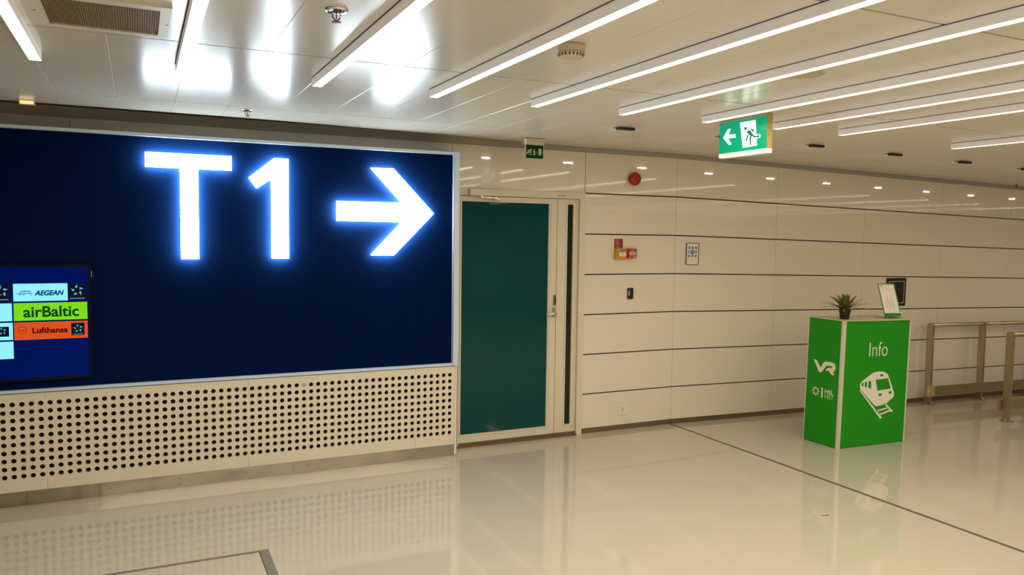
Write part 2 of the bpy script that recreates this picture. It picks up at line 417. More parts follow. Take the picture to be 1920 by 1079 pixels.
# base trims
b = MB().use('bronze')
wall_quadbox(b, 3.457, XK - .002, YD + .004, YD + .016, 0, .046)
wall_quadbox(b, XK + .002, X1, YD + .004, YD + .016, 0, .046)
struct('baseboard_back', b)
b = MB().use('steel')
for xa, xb in ((-4.0, -1.86), (-1.858, -.648), (-.6465, .97), (.9715, 2.197)):
    b.box(xa, xb, YL + .008, 5.66, 0.0, .0905)
bl = struct('baseboard_left', b)
for i, (x, z) in enumerate([(-.675, .062), (-.675, .025), (-.615, .066), (-.612, .03), (-.19, .05), (.225, .066), (.225, .022), (.655, .05), (1.08, .05), (1.50, .05), (1.83, .068), (1.83, .03), (2.16, .05)]):
    s = MB().use('bronze'); s.lathe([(.0045, 0), (.0045, .0012), (.002, .002)], (x, YL + .008, z), 'Y', 10)
    struct('screw', s, bl)

# ---- door
d = MB().use('doorpaint')
yf = YD - .012
d.box(2.298, 3.457, yf, YD + .12, 2.038, 2.0945)                       # head
d.box(2.298, 2.305, yf, YD + .12, 0, 2.038)                            # left jamb
d.box(3.402, 3.457, yf - .004, YD + .12, 0, 2.038)                     # right jamb
door = struct('door_1', d)
d = MB().use('doorpaint')
yl = YD + .006
gl = [(2.328, .100), (3.113, .100), (3.113, 1.990), (2.328, 1.990)]
d.prism([[(2.307, .032), (3.192, .032), (3.192, 2.034), (2.307, 2.034)], gl], (0, yl, 0), UX, UZ, NY, -.045, 0)
bead = [(2.328 - .012, .088), (3.125, .088), (3.125, 2.002), (2.328 - .012, 2.002)]
d.prism([bead, gl], (0, yl, 0), UX, UZ, NY, 0, .006)
d.prism([[(3.133, .08), (3.141, .08), (3.141, 2.01), (3.133, 2.01)]], (0, yl, 0), UX, UZ, NY, 0, .004)
leaf = struct('door_leaf', d, door)
d = MB().use('teal'); d.box(2.320, 3.120, yl + .010, yl + .022, .092, 1.998); struct('glass_pane', d, leaf)
d = MB().use('doorpaint')
g2 = [(3.292, .100), (3.348, .100), (3.348, 1.990), (3.292, 1.990)]
d.prism([[(3.197, .032), (3.400, .032), (3.400, 2.034), (3.197, 2.034)], g2], (0, yl, 0), UX, UZ, NY, -.045, 0)
d.prism([[(3.280, .088), (3.372, .088), (3.372, 2.010), (3.280, 2.010)], g2], (0, yl, 0), UX, UZ, NY, 0, .006)
d.prism([[(3.372, .06), (3.378, .06), (3.378, 2.02), (3.372, 2.02)]], (0, yl, 0), UX, UZ, NY, 0, .009)
sidep = struct('side_panel', d, door)
d = MB().use('tealdark'); d.box(3.286, 3.354, yl + .010, yl + .022, .092, 1.998); struct('glass_pane', d, sidep)
d = MB().use('bronze'); d.box(2.298, 3.402, YD - .03, YD + .05, 0, .012); d.box(2.306, 3.40, YD + .002, YD + .05, .012, .031); struct('threshold', d, door)
d = MB().use('groove'); d.box(2.300, 3.402, YD + .060, YD + .10, .0, 2.04); struct('door_backing', d, door)
d = MB().use('cream'); d.box(2.372, 2.652, YD - .062, yf, 2.034, 2.090, .004)
cl = struct('door_closer', d, door)
d = MB().use('chrome'); d.box(2.47, 2.62, YD - .045, YD - .035, 2.019, 2.027); d.lathe([(.014, 0), (.014, .012)], (2.48, YD - .04, 2.022), 'Z', 16); d.box(2.59, 2.64, YD - .045, yl - .001, 2.010, 2.018)
struct('closer_arm', d, cl)
d = MB().use('steel'); d.box(3.166, 3.190, yl - .010, yl - .0001, 1.135, 1.225, .002); d.use('black'); d.box(3.177, 3.186, yl - .012, yl - .009, 1.15, 1.205)
struct('door_lock', d, leaf)
d = MB(); d.smooth = True; d.use('chrome')
d.lathe([(.016, 0), (.016, .006), (.011, .007), (.010, .05)], (3.172, yl, 1.068), 'Y', 20)
d.tube([(3.172, yl - .05, 1.068), (3.160, yl - .055, 1.068), (3.075, yl - .055, 1.066)], .0095, 12)
d.smooth = False; d.box(3.160, 3.184, yl - .005, yl - .0001, 1.035, 1.115)
struct('door_handle', d, leaf)
d = MB().use('ink'); d.text('1/119 AF', (3.187, 2.055), (3.257, 2.068), **on_wall(yf), t=.0006, bold=.02)
struct('door_number', d, door)

# ================================================================ perforated panels under the sign
def perf_panel(xa, xb, k0, n, label):
    t = thing('perforated_panel', ((xa + xb) / 2, YL, .0925), label, 'wall panel', 'perforated white panels under the blue sign')
    b = MB().use('perf')
    p, r, th = .0504, .0152, .012
    y = YL
    cx0 = k0 - p / 2
    zc = [.640 - .0503 * i for i in range(10)]
    q = .0503
    ztop, zbot = zc[0] + q / 2, zc[-1] - q / 2
    xl, xr = cx0, cx0 + p * n
    e = .0008
    for (a, c_, z0, z1) in ((xa + e, xb - e, ztop, .7055), (xa + e, xb - e, .0925, zbot)): b.quad((a, y, z0), (c_, y, z0), (c_, y, z1), (a, y, z1))
    if xl > xa + e + 1e-4: b.quad((xa + e, y, zbot), (xl, y, zbot), (xl, y, ztop), (xa + e, y, ztop))
    if xr < xb - e - 1e-4: b.quad((xr, y, zbot), (xb - e, y, zbot), (xb - e, y, ztop), (xr, y, ztop))
    # edges
    for a in (xa + e, xb - e): b.quad((a, y, .0925), (a, y + th, .0925), (a, y + th, .7055), (a, y, .7055))
    b.quad((xa + e, y, .0925), (xb - e, y, .0925), (xb - e, y + th, .0925), (xa + e, y + th, .0925))
    b.quad((xa + e, y, .7055), (xb - e, y, .7055), (xb - e, y + th, .7055), (xa + e, y + th, .7055))
    N = 16
    for i in range(n):
        for z in zc:
            cx = cx0 + p * (i + .5)
            co = b.verts([(cx + p / 2, y, z + q / 2), (cx - p / 2, y, z + q / 2), (cx - p / 2, y, z - q / 2), (cx + p / 2, y, z - q / 2)])
            ring = b.verts([(cx + r * math.cos(2 * math.pi * k / N), y, z + r * math.sin(2 * math.pi * k / N)) for k in range(N)])
            back = b.verts([(v.co.x, y + th, v.co.z) for v in ring])
            for s in range(4):
                for k in range(4): b.face([co[s], ring[(4 * s + k) % N], ring[(4 * s + k + 1) % N]])
                b.face([co[s], ring[(4 * s + 4) % N], co[(s + 1) % 4]])
            for k in range(N): b.face([ring[k], back[k], back[(k + 1) % N], ring[(k + 1) % N]])
    part('face_sheet', b, t)
    b = MB().use('void'); b.box(xa + .002, xb - .002, YL + .03, YL + .058, .094, .704); part('backing', b, t, 'dark backing seen through the holes')
    return t
perf_panel(-1.747, -.537, -.537 - .0252 - 23 * .0504, 24, 'white perforated panel below the airline screen, at the left photo edge')
perf_panel(-.537, .672, -.537 + .0252, 24, 'long white perforated panel below the letter T')
pp = perf_panel(.672, 1.882, .672 + .0252, 24, 'long white perforated panel below the numeral and the arrow')
perf_panel(1.882, 2.197, 1.882 + .0252, 6, 'short white perforated panel beside the green glass door')
b = MB().use('pale'); b.lathe([(.0135, -.004), (.0135, .0005), (.010, .001)], (1.050, YL, .640), 'Y', 16); b.use('redflat'); b.box(1.042, 1.058, YL - .0016, YL - .001, .638, .642)
part('hole_plug', b, pp, 'pinkish plug with a slot in one hole of the top row')

# ================================================================ illuminated blue sign
t = thing('wayfinding_sign', (.3, 5.66, .72), 'big dark blue wall sign with glowing white terminal letters and arrow', 'sign')
YS = 5.618
b = MB().use('navy'); b.box(-2.4, 2.182, YS, 5.655, .725, 2.335); part('face_panel', b, t)
b = MB().use('frameglow')
b.box(2.176, 2.2165, 5.578, 5.655, .713, 2.346)
b.box(-2.44, 2.176, 5.578, 5.655, 2.327, 2.346); b.box(-2.44, 2.176, 5.590, 5.655, .712, .731); b.box(-2.44, -2.4, 5.578, 5.655, .731, 2.327)
part('frame', b, t, 'thin silver frame')
def letter(name, poly):
    b = MB().use('letterside'); YF = 5.572
    s = YF / YL
    pl = [(x * s, EYE + (z - EYE) * s) for x, z in poly]
    b.prism(pl, (0, YF, 0), UX, UZ, NY, -.011, -.003)
    b.use('letter').prism(pl, (0, YF, 0), UX, UZ, NY, -.003, 0)
    o = part(name, b, t)
    b = MB().use('halo'); b.prism(pl, (0, YF, 0), UX, UZ, NY, -.014, -.0112); part('halo_strip', b, o)
    return o
letter('letter', [(.05, 2.133), (.257, 2.133), (.257, 1.5375), (.368, 1.5375), (.368, 2.133), (.578, 2.133), (.578, 2.2285), (.05, 2.2285)])
letter('numeral', [(.836, 1.539), (.951, 1.539), (.951, 2.231), (.855, 2.231), (.687, 2.091), (.738, 2.019), (.836, 2.087)])
letter('arrow', [(1.286, 1.951), (1.766, 1.953), (1.534, 2.199), (1.704, 2.201), (2.020, 1.879), (1.710, 1.564), (1.534, 1.564), (1.767, 1.809), (1.287, 1.811)])

# ================================================================ airline screen
t = thing('airline_screen', (-.91, YS, .79), 'wall display of airline logo tiles at the left edge of the blue sign', 'screen')
YSC = 5.585
b = MB().use('scr_bezel')
xo0, xo1, zo0, zo1 = -1.55, -.268, .785, 1.505
b.prism([[(xo0, zo0), (xo1, zo0), (xo1, zo1), (xo0, zo1)], [(xo0 + .018, zo0 + .018), (xo1 - .018, zo0 + .018), (xo1 - .018, zo1 - .018), (xo0 + .018, zo1 - .018)]], (0, YSC, 0), UX, UZ, NY, -.032, 0)
part('bezel', b, t)
b = MB().use('scr_bg'); b.box(xo0 + .016, xo1 - .016, YSC + .003, YSC + .028, zo0 + .016, zo1 - .016); part('display_panel', b, t)
def wl(z=0.0): return dict(o=(0, YSC + .003, 0), u=UX, v=UZ, n=NY)
def star(b, cx, cz, r, dx=1.0):
    """five folded darts round an open centre"""
    for k in range(5):
        a = math.pi / 2 - k * 2 * math.pi / 5
        def pt(rr, da): return (cx + rr * math.cos(a + da) * dx, cz + rr * math.sin(a + da))
        tip, l, rgt, ctr = pt(r, 0), pt(r * .62, .62), pt(r * .50, -.50), pt(r * .42, .10)
        b.use('scr_star').prism([tip, l, ctr], **wl(), t0=.0012, t1=.002)
        b.use('scr_navy').prism([tip, ctr, rgt], **wl(), t0=.0012, t1=.002)
def tile(p0, p1, m, label):
    b = MB().use(m); b.prism(rect(p0, p1), **wl(), t0=0, t1=.001)
    return part('logo_tile', b, t, label)
r1 = tile((-.6895, 1.2795), (-.4005, 1.3875), 'scr_cyan', 'pale cyan tile with navy airline lettering')
b = MB().use('scr_navy'); b.text('AEGEAN', (-.5795, 1.3130), (-.4195, 1.3455), **wl(), t=.002, shear=.28, bold=.045); part('lettering', b, r1)
b = MB().use('scr_navy')
def arcp(cx, cz, r, a0, a1, wd, n=18):
    o = [(cx + (r + wd) * math.cos(math.radians(a0 + (a1 - a0) * i / n)), cz + (r + wd) * .82 * math.sin(math.radians(a0 + (a1 - a0) * i / n))) for i in range(n + 1)]
    q = [(cx + (r - wd) * math.cos(math.radians(a0 + (a1 - a0) * i / n)), cz + (r - wd) * .82 * math.sin(math.radians(a0 + (a1 - a0) * i / n))) for i in range(n, -1, -1)]
    return o + q
b.prism(arcp(-.626, 1.3185, .030, -12, 192, .0014), **wl(), t0=.0012, t1=.002)
b.prism([(-.677, 1.324), (-.650, 1.325), (-.634, 1.320), (-.622, 1.329), (-.612, 1.325), (-.585, 1.329), (-.612, 1.329), (-.622, 1.333), (-.635, 1.325), (-.650, 1.3285), (-.677, 1.3265)], **wl(), t0=.0012, t1=.002)
b.prism([(-.657, 1.337), (-.642, 1.338), (-.632, 1.334), (-.620, 1.342), (-.608, 1.3385), (-.588, 1.342), (-.608, 1.3420), (-.620, 1.3455), (-.633, 1.338), (-.643, 1.341), (-.657, 1.339)], **wl(), t0=.0012, t1=.002)
part('gull_emblem', b, r1)
q = tile((-.3965, 1.2795), (-.302, 1.3875), 'scr_black', 'black tile with silver star emblem, top right')
b = MB(); star(b, -.348, 1.3425, .037); part('star_emblem', b, q)
b = MB().use('scr_star'); b.text('STAR ALLIANCE', (-.388, 1.288), (-.310, 1.2955), **wl(), t=.002, bold=.01); part('lettering', b, q)
q = tile((-.6895, 1.160), (-.2945, 1.2685), 'scr_lime', 'lime green tile with dark green airline lettering')
b = MB().use('scr_dgreen'); b.text('airBaltic', (-.640, 1.1795), (-.341, 1.2475), **wl(), t=.002, bold=.022); part('lettering', b, q)
q = tile((-.6895, 1.0415), (-.2945, 1.150), 'scr_orange', 'orange tile with dark red airline lettering')
b = MB().use('scr_maroon'); b.text('Lufthansa', (-.5945, 1.0795), (-.4035, 1.1160), **wl(), t=.002, bold=.035); part('lettering', b, q)
b = MB().use('scr_maroon'); b.prism([circle(-.648, 1.1013, .0235, 32), circle(-.648, 1.1013, .0215, 32)], **wl(), t0=.0012, t1=.002)
b.prism([(-.666, 1.1035), (-.658, 1.1025), (-.648, 1.0985), (-.640, 1.103), (-.630, 1.1055), (-.637, 1.101), (-.645, 1.0955), (-.650, 1.0955), (-.658, 1.100)], **wl(), t0=.0012, t1=.002)
part('crane_emblem', b, q)
b = MB().use('scr_black'); b.prism(rect((-.3854, 1.0595), (-.3125, 1.137)), **wl(), t0=.001, t1=.0013)
star(b, -.348, 1.1025, .0275); b.use('scr_star').text('STAR ALLIANCE', (-.377, 1.0645), (-.321, 1.0695), **wl(), t=.002)
part('star_emblem', b, q)
# left column, cut by the photograph's edge
q = tile((-.80, 1.2795), (-.7045, 1.3875), 'scr_black', 'black tile with silver star emblem at the photo edge')
b = MB(); star(b, -.752, 1.3425, .037); part('star_emblem', b, q)
b = MB().use('scr_star'); b.text('STAR ALLIANCE', (-.792, 1.288), (-.714, 1.2955), **wl(), t=.002, bold=.01); part('lettering', b, q)
tile((-1.10, 1.2795), (-.804, 1.3875), 'scr_cyan', 'plain pale tile beyond the photo edge')
tile((-1.10, 1.160), (-.6985, 1.2685), 'scr_cyan', 'plain pale cyan tile, second row')
q = tile((-1.10, 1.0445), (-.6965, 1.150), 'scr_cyan', 'pale cyan tile with small black star square')
b = MB().use('scr_black'); b.prism(rect((-.787, 1.066), (-.7165, 1.127)), **wl(), t0=.001, t1=.0013); star(b, -.7525, 1.100, .025); part('star_emblem', b, q)
tile((-1.10, .9285), (-.6955, 1.0345), 'scr_cyan', 'plain pale cyan tile, bottom row')
b = MB().use('alu'); b.box(xo1, xo1 + .003, YSC + .002, YSC + .02, 1.425, 1.462); part('side_clip', b, t)

# ================================================================ ceiling fittings
LX = [-.38, .19, .805, 1.41, 2.005, 2.585, 3.195, 3.775, 4.365, 5.54, 6.74, 9.14, 10.34, 11.52, 12.72]
LL = ['short stretch of linear ceiling light in the top left corner, left of the air vent',
      'linear ceiling light above the letter T, just right of the air vent',
      'linear ceiling light just right of the nearest sprinkler, ending above the numeral',
      'linear ceiling light between nearest sprinkler and smoke detector, ending above the arrow tip',
      'linear ceiling light passing just right of the smoke detector, ending by the small exit sign',
      'linear ceiling light left of the round ceiling speaker, ending above the red alarm bell',
      'linear ceiling light crossing in front of the top of the hanging exit sign',
      'linear ceiling light starting right beside the hanging exit sign on its right',
      'second linear ceiling light to the right of the hanging exit sign',
      'rightmost linear ceiling light, short stretch at the right photo edge'] + ['linear ceiling light beyond the right photo edge, seen only mirrored in the white wall'] * 5
proto = None
for x, lab in zip(LX, LL):
    if proto is None:
        t = thing('linear_light', (0, 3.925, ZC), lab, 'ceiling light', 'linear lights under the ceiling')
        b = MB().use('lightbody')
        hw, z1 = .0235, ZC - .002
        ys, ye = 3.93, -3.6
        b.box(-hw, hw, ye, ys, ZC - .036, z1); b.box(-hw, -hw + .0012, ye, ys, ZC - .040, ZC - .036); b.box(hw - .0012, hw, ye, ys, ZC - .040, ZC - .036); b.box(-hw, hw, ys - .0012, ys, ZC - .040, ZC - .036)
        part('profile', b, t)
        b = MB().use('tube'); b.smooth = True
        b.smooth = False; b.box(-hw + .0014, hw - .0014, ye, ys - .0014, ZC - .0396, ZC - .0362)
        part('diffuser', b, t)
        ld = bpy.data.lights.new('tube_light', 'AREA'); ld.shape = 'RECTANGLE'
        ld.size = .043; ld.size_y = ys - ye - .01; ld.color = (1.0, 0.86, 0.66); ld.energy = TUBE * math.pi * ld.size * ld.size_y
        lo = bpy.data.objects.new('tube_light', ld); COL.objects.link(lo); lo.parent = t
        lo.location = (0, (ys + ye) / 2 - 3.925, -.0405)
        b = MB().use('ink'); b.box(-hw - .004, -hw + .012, ye, ys - .01, ZC - .0018, ZC - .0002); part('shadow_gap_strip', b, t, 'dark strip standing in for the shadow gap between light and ceiling')  # shade in the gap above the profile, drawn as a dark strip
        proto = t; o = t
    else:
        o = copy_tree(proto); o['label'] = lab
    o.location = (x, 3.925, ZC + rz(x))

WL = ['small wall washer lamp in the ceiling, right of the small exit sign',
      'small wall washer lamp in the ceiling half hidden behind the hanging exit sign',
      'small wall washer lamp in the ceiling, first right of the hanging exit sign',
      'small wall washer lamp in the ceiling, second right of the hanging exit sign',
      'small wall washer lamp in the ceiling, third right of the hanging exit sign',
      'small wall washer lamp in the ceiling close to the right photo edge',
      'ceiling wall washer lamp beyond the right photo edge, mirrored in the wall']
proto = None
for k in range(11):
    x = 3.055 + .9 * k
    lab = WL[min(k, 6)]
    if proto is None:
        t = thing('wall_washer_lamp', (0, 4.60, ZC), lab, 'ceiling lamp', 'wall washer lamps along the far side of the ceiling')
        b = MB().use('black'); b.box(-.066, .066, 4.58, 4.618, ZC - .018, ZC + .004); b.box(-.066, .066, 4.618, 4.655, ZC - .0035, ZC + .004); part('housing', b, t)
        b = MB().use('washer'); b.box(-.056, .056, 4.618, 4.622, ZC - .0165, ZC - .004); part('lamp_lens', b, t)
        proto = t; o = t
    else:
        o = copy_tree(proto); o['label'] = lab
    o.location = (x, 4.60, ZC + rz(x))

t = thing('indicator_lamp', (-.573, 5.44, ZC), 'small warm lit lamp on the ceiling edge at far left above the blue sign', 'ceiling lamp')
b = MB().use('cream'); b.box(-.615, -.532, 5.42, 5.46, ZC - .026, ZC + .002); b.use('black'); b.box(-.532, -.522, 5.43, 5.45, ZC - .02, ZC - .01); part('housing', b, t)
b = MB().use('warmlamp'); b.box(-.608, -.539, 5.418, 5.4205, ZC - .023, ZC - .005); part('lamp_lens', b, t)

# air vent
t = thing('air_vent', (-.1, 3.14, ZC), 'square ceiling air vent with brown mesh in the top left corner', 'vent')
b = MB().use('white')
vo = [(-.335, 2.915), (.118, 2.915), (.118, 3.368), (-.335, 3.368)]; vi = [(-.275, 2.965), (.082, 2.965), (.082, 3.332), (-.275, 3.332)]
b.prism([vo, vi], (0, 0, ZC), (1, 0, 0), (0, 1, 0), (0, 0, -1), 0, .012)
part('frame', b, t)
b = MB().use('grille')
b.box(-.275, .082, 2.965, 3.332, ZC - .003, ZC - .001)
for i in range(46): b.box(-.275 + .0078 * i, -.275 + .0078 * i + .003, 2.965, 3.332, ZC - .008, ZC - .003)
part('mesh_grille', b, t)
for x in (.108, -.305):
    b = MB().use('bronze'); b.lathe([(.004, 0), (.004, -.0015)], (x, 3.15, ZC - .012), 'Z', 10); part('screw', b, t)

# smoke detector
t = thing('smoke_detector', (1.562, 2.75, ZC), 'round cream smoke detector on the ceiling between two linear lights', 'smoke detector')
b = MB().use('cream'); b.smooth = True; b.lathe([(.050, 0), (.056, -.002), (.057, -.016), (.055, -.018), (.056, -.021), (.056, -.028)], (1.562, 2.75, ZC), 'Z', 40); part('base', b, t)
b = MB().use('cream'); b.smooth = True; b.lathe([(.053, -.0285), (.054, -.036), (.046, -.046), (.030, -.0495), (.012, -.050)], (1.562, 2.75, ZC), 'Z', 40); part('sensor_head', b, t)
for i in range(20):
    a = 2 * math.pi * i / 20
    c, s = math.cos(a), math.sin(a)
    b = MB().use('groove')
    def q(r, z, w): return [(1.562 + r * c - w * s, 2.75 + r * s + w * c, ZC + z), (1.562 + r * c + w * s, 2.75 + r * s - w * c, ZC + z)]
    A = q(.0545, -.037, .0034) + q(.0470, -.0465, .0028)[::-1]
    Bq = q(.050, -.036, .0034) + q(.044, -.044, .0028)[::-1]
    va, vb = b.verts(A), b.verts(Bq)
    b.face(va); b.face(vb[::-1])
    for k in range(4): b.face([va[k], vb[k], vb[(k + 1) % 4], va[(k + 1) % 4]])
    part('vent_slot', b, t)

# ceiling speaker
t = thing('ceiling_speaker', (2.765, 2.715, ZC), 'flush round ceiling speaker beside the light left of the hanging exit sign', 'speaker')
b = MB().use('cream'); b.smooth = True; b.lathe([(.092, 0), (.092, -.004), (.084, -.005), (.080, -.003)], (2.765, 2.715, ZC), 'Z', 48); part('rim', b, t)
b = MB().use('creamdark'); b.smooth = True; b.lathe([(.080, -.003), (.076, -.008), (.03, -.010)], (2.765, 2.715, ZC), 'Z', 48); part('cover_grille', b, t)

# sprinklers
def sprinkler(x, y, label):
    z = ZC + rz(x)
    t = thing('fire_sprinkler', (x, y, z), label, 'sprinkler', 'pendent sprinklers in the ceiling')
    b = MB().use('chrome'); b.smooth = True; b.lathe([(.040, 0), (.040, -.002), (.034, -.008), (.020, -.005), (.016, -.004)], (x, y, z), 'Z', 32); part('escutcheon', b, t)
    b = MB().use('bronze'); b.smooth = True
    b.lathe([(.011, -.003), (.011, -.010), (.007, -.012)], (x, y, z), 'Z', 16)
    for s in (-1, 1): b.tube([(x + s * .009, y, z - .008), (x + s * .0135, y, z - .018), (x + s * .012, y, z - .028), (x + s * .004, y, z - .036), (x, y, z - .038)], .0025, 8)
    part('yoke', b, t)
    b = MB().use('red'); b.smooth = True; b.tube([(x, y, z - .011), (x, y, z - .032)], .0024, 8); part('glass_bulb', b, t, 'red glass bulb')
    b = MB().use('bronze'); b.smooth = True; b.lathe([(.004, -.036), (.006, -.039), (.015, -.041), (.016, -.043), (.004, -.0435)], (x, y, z), 'Z', 20); part('deflector', b, t)
sprinkler(.62, 2.70, 'chrome sprinkler with red bulb near the top of the photo, nearest one')
sprinkler(.625, 5.13, 'small sprinkler on the ceiling above the numeral of the blue sign')
sprinkler(9.02, 5.60, 'distant sprinkler on the ceiling at the right photo edge')

# hanging exit sign, face towards -x
XE, ye0, ze0 = 3.42, 4.05, 2.24
t = thing('hanging_exit_sign', (XE + .02, 3.84, ZC), 'lit green exit sign hanging from the ceiling, white arrow and running man', 'exit sign')
EXF = dict(o=(XE, ye0, ze0), u=(0, -1, 0), v=UZ, n=(-1, 0, 0))
b = MB().use('exitside'); b.box(XE, XE + .042, ye0 - .424, ye0, ze0 + .026, ZC - .001)
part('housing', b, t)
b = MB().use('exit'); b.prism(rect((.0, .028), (.424, .222)), **EXF, t0=0, t1=.003); pl = part('face_plate', b, t)
b = MB().use('exitwhite')
b.prism(EX_DOOR, **EXF, t0=.003, t1=.0042)
for q in EX_OUT: b.prism(q, **EXF, t0=.003, t1=.0042)
part('door_symbol', b, pl)
b = MB().use('exitwhite'); b.prism(EX_ARROW, **EXF, t0=.003, t1=.0042); part('arrow_symbol', b, pl)
b = MB().use('exitman'); b.prism(circle(*EX_HEAD[0], .0115, 16, .0095), **EXF, t0=.0043, t1=.0052)
def bolder(q, k):
    cx, cz = sum(p[0] for p in q) / len(q), sum(p[1] for p in q) / len(q)
    return [(cx + (p[0] - cx) * k, cz + (p[1] - cz) * k) for p in q]
for q in EX_MAN: b.prism(bolder(q, 1.0 if len(q) > 9 else 1.3), **EXF, t0=.0043, t1=.0052)
part('running_man_symbol', b, pl)
b = MB().use('exitstrip'); b.box(XE - .003, XE + .042, ye0 - .426, ye0 + .001, ze0, ze0 + .0258); part('lens_strip', b, t, 'white translucent bottom strip')

# small exit sign over the door
YE, xe, ze = 5.45, 2.72, 2.32
t = thing('small_exit_sign', (2.79, 5.48, ZC), 'small unlit dark green exit sign on the ceiling above the door', 'exit sign')
b = MB().use('cream'); b.box(2.722, 2.872, YE, YE + .05, 2.425, ZC - .004); b.use('ink'); b.box(2.715, 2.876, YE + .002, YE + .052, ZC - .004, ZC - .0001); b.use('alu'); b.box(2.700, 2.7215, YE + .005, YE + .045, 2.425, ZC - .004)
part('housing', b, t)
b = MB().use('exitpale'); b.box(2.716, 2.872, YE + .012, YE + .022, 2.318, 2.425); part('plate', b, t)
SXF = dict(o=(xe, YE + .012, ze), u=UX, v=UZ, n=NY)
b = MB().use('exitdark'); b.prism(rect((0, .0025), (.1475, .104)), **SXF, t0=0, t1=.001); fp = part('sign_face', b, t)
b = MB().use('exitpale')
for q in SX_LINES: b.prism(rect(q[0], q[2]), **SXF, t0=.001, t1=.0015)
b.prism(SX_ARROW, **SXF, t0=.001, t1=.002); part('arrow_symbol', b, fp)
b = MB().use('exitpale')
for q in SX_MAN: b.prism(q, **SXF, t0=.001, t1=.0022)
part('running_man_symbol', b, fp)
b = MB().use('exitpale'); b.prism(SX_DOOR[0], **SXF, t0=.001, t1=.002); b.use('pale').prism(SX_DOOR[1], **SXF, t0=.002, t1=.0025).prism(SX_DOOR[2], **SXF, t0=.002, t1=.0025)
part('door_symbol', b, fp)

# ================================================================ things on the white wall
def YW(x): return YD
t = thing('alarm_bell', (3.945, YD, 2.232), 'round red alarm bell high on the white wall right of the door', 'alarm')
b = MB().use('red'); b.smooth = True; b.lathe([(.050, 0), (.050, .022), (.047, .024)], (3.945, YD, 2.232), 'Y', 40); part('base', b, t)
b = MB().use('red'); b.smooth = True; b.lathe([(.058, .024), (.059, .034), (.056, .044), (.046, .054), (.028, .060), (.010, .062)], (3.945, YD, 2.232), 'Y', 40); part('gong', b, t)
b = MB().use('redflat'); b.smooth = True; b.lathe([(.014, .060), (.013, .068), (.006, .071)], (3.945, YD, 2.232), 'Y', 20); b.use('pale'); b.lathe([(.004, .071), (.003, .073)], (3.945, YD, 2.232), 'Y', 12); part('centre_cap', b, t)

W = on_wall(YD)
t = thing('fire_notice_plaque', (3.807, YD, 1.623), 'dark red notice plate with small white text above the yellow call point', 'sign')
b = MB().use('redflat'); b.box(3.764, 3.850, YD - .004, YD, 1.6235, 1.705); part('plate', b, t)
b = MB().use('pale')
for (x, wd, z) in ((3.774, .020, 1.694), (3.774, .040, 1.684), (3.774, .030, 1.670), (3.774, .048, 1.660), (3.774, .034, 1.642), (3.774, .062, 1.632)):
    xx = x; rnd = random.Random(int(z * 1000))
    while xx < x + wd:
        l = rnd.uniform(.003, .007); b.box(xx, min(xx + l, x + wd), YD - .0046, YD - .0039, z - .0020, z + .0020); xx += l + .0012
part('printed_text', b, t)

def call_point(name, x0, x1, z0, z1, m, label, pl, marks):
    t = thing(name, ((x0 + x1) / 2, YD, z0), label, 'call point')
    b = MB().use(m); b.box(x0, x1, YD - .045, YD, z0, z1, .005); part('housing', b, t)
    b = MB().use('paper' if m == 'yellow' else 'pale'); b.box(pl[0], pl[1], YD - .0465, YD - .0448, pl[2], pl[3]); p = part('press_plate', b, t)
    cx, cz = (pl[0] + pl[1]) / 2, (pl[2] + pl[3]) / 2
    b = MB().use('ink'); F = on_wall(YD - .0465)
    b.prism([(cx - .019, cz - .004), (cx - .011, cz - .004), (cx - .011, cz + .005)], **F, t0=0, t1=.0008)
    b.prism(circle(cx, cz, .0045, 12), **F, t0=0, t1=.0008)
    b.prism([(cx + .019, cz - .004), (cx + .011, cz - .004), (cx + .011, cz + .005)], **F, t0=0, t1=.0008)
    part('arrow_marks', b, p)
    return t
t = call_point('manual_call_point', 3.761, 3.868, 1.5285, 1.6215, 'yellow', 'yellow wall call point box left of the red one', (3.789, 3.857, 1.553, 1.584), 0)
b = MB().use('labelgreen'); b.box(3.803, 3.848, YD - .0465, YD - .0448, 1.597, 1.612); b.use('ink'); b.box(3.805, 3.813, YD - .047, YD - .0460, 1.603, 1.610); b.box(3.838, 3.846, YD - .047, YD - .0460, 1.603, 1.610); part('green_label', b, t)
t = call_point('manual_call_point', 3.8725, 3.9735, 1.5375, 1.622, 'red', 'red fire alarm call point right of the yellow one', (3.895, 3.962, 1.5615, 1.594), 0)
b = MB().use('pale')
for (a, c, z) in ((3.895, 3.92, 1.613), (3.925, 3.965, 1.6155), (3.905, 3.945, 1.606), (3.925, 3.938, 1.608)): b.box(a, c, YD - .0458, YD - .0448, z - .0013, z + .0013)
part('printed_lines', b, t)
b = MB().use('pale'); b.text('AB', (3.893, 1.545), (3.914, 1.5545), **on_wall(YD - .045), t=.0008, bold=.02); part('code_lettering', b, t)
b = MB().use('pale'); b.box(3.929, 3.970, YD - .0460, YD - .0448, 1.544, 1.552); part('sticker', b, t)

t = thing('card_reader', (3.933, YD, 1.172), 'small black rounded card reader on the white wall below the call points', 'card reader')
b = MB().use('white'); b.box(3.900, 3.967, YD - .006, YD, 1.167, 1.278, .002); part('back_plate', b, t)
b = MB().use('black'); b.box(3.904, 3.963, YD - .026, YD - .006, 1.172, 1.273, .009); part('reader_body', b, t)
b = MB().use('paper'); b.box(3.909, 3.916, YD - .0275, YD - .0255, 1.203, 1.246); part('light_bar', b, t, 'pale vertical bar')

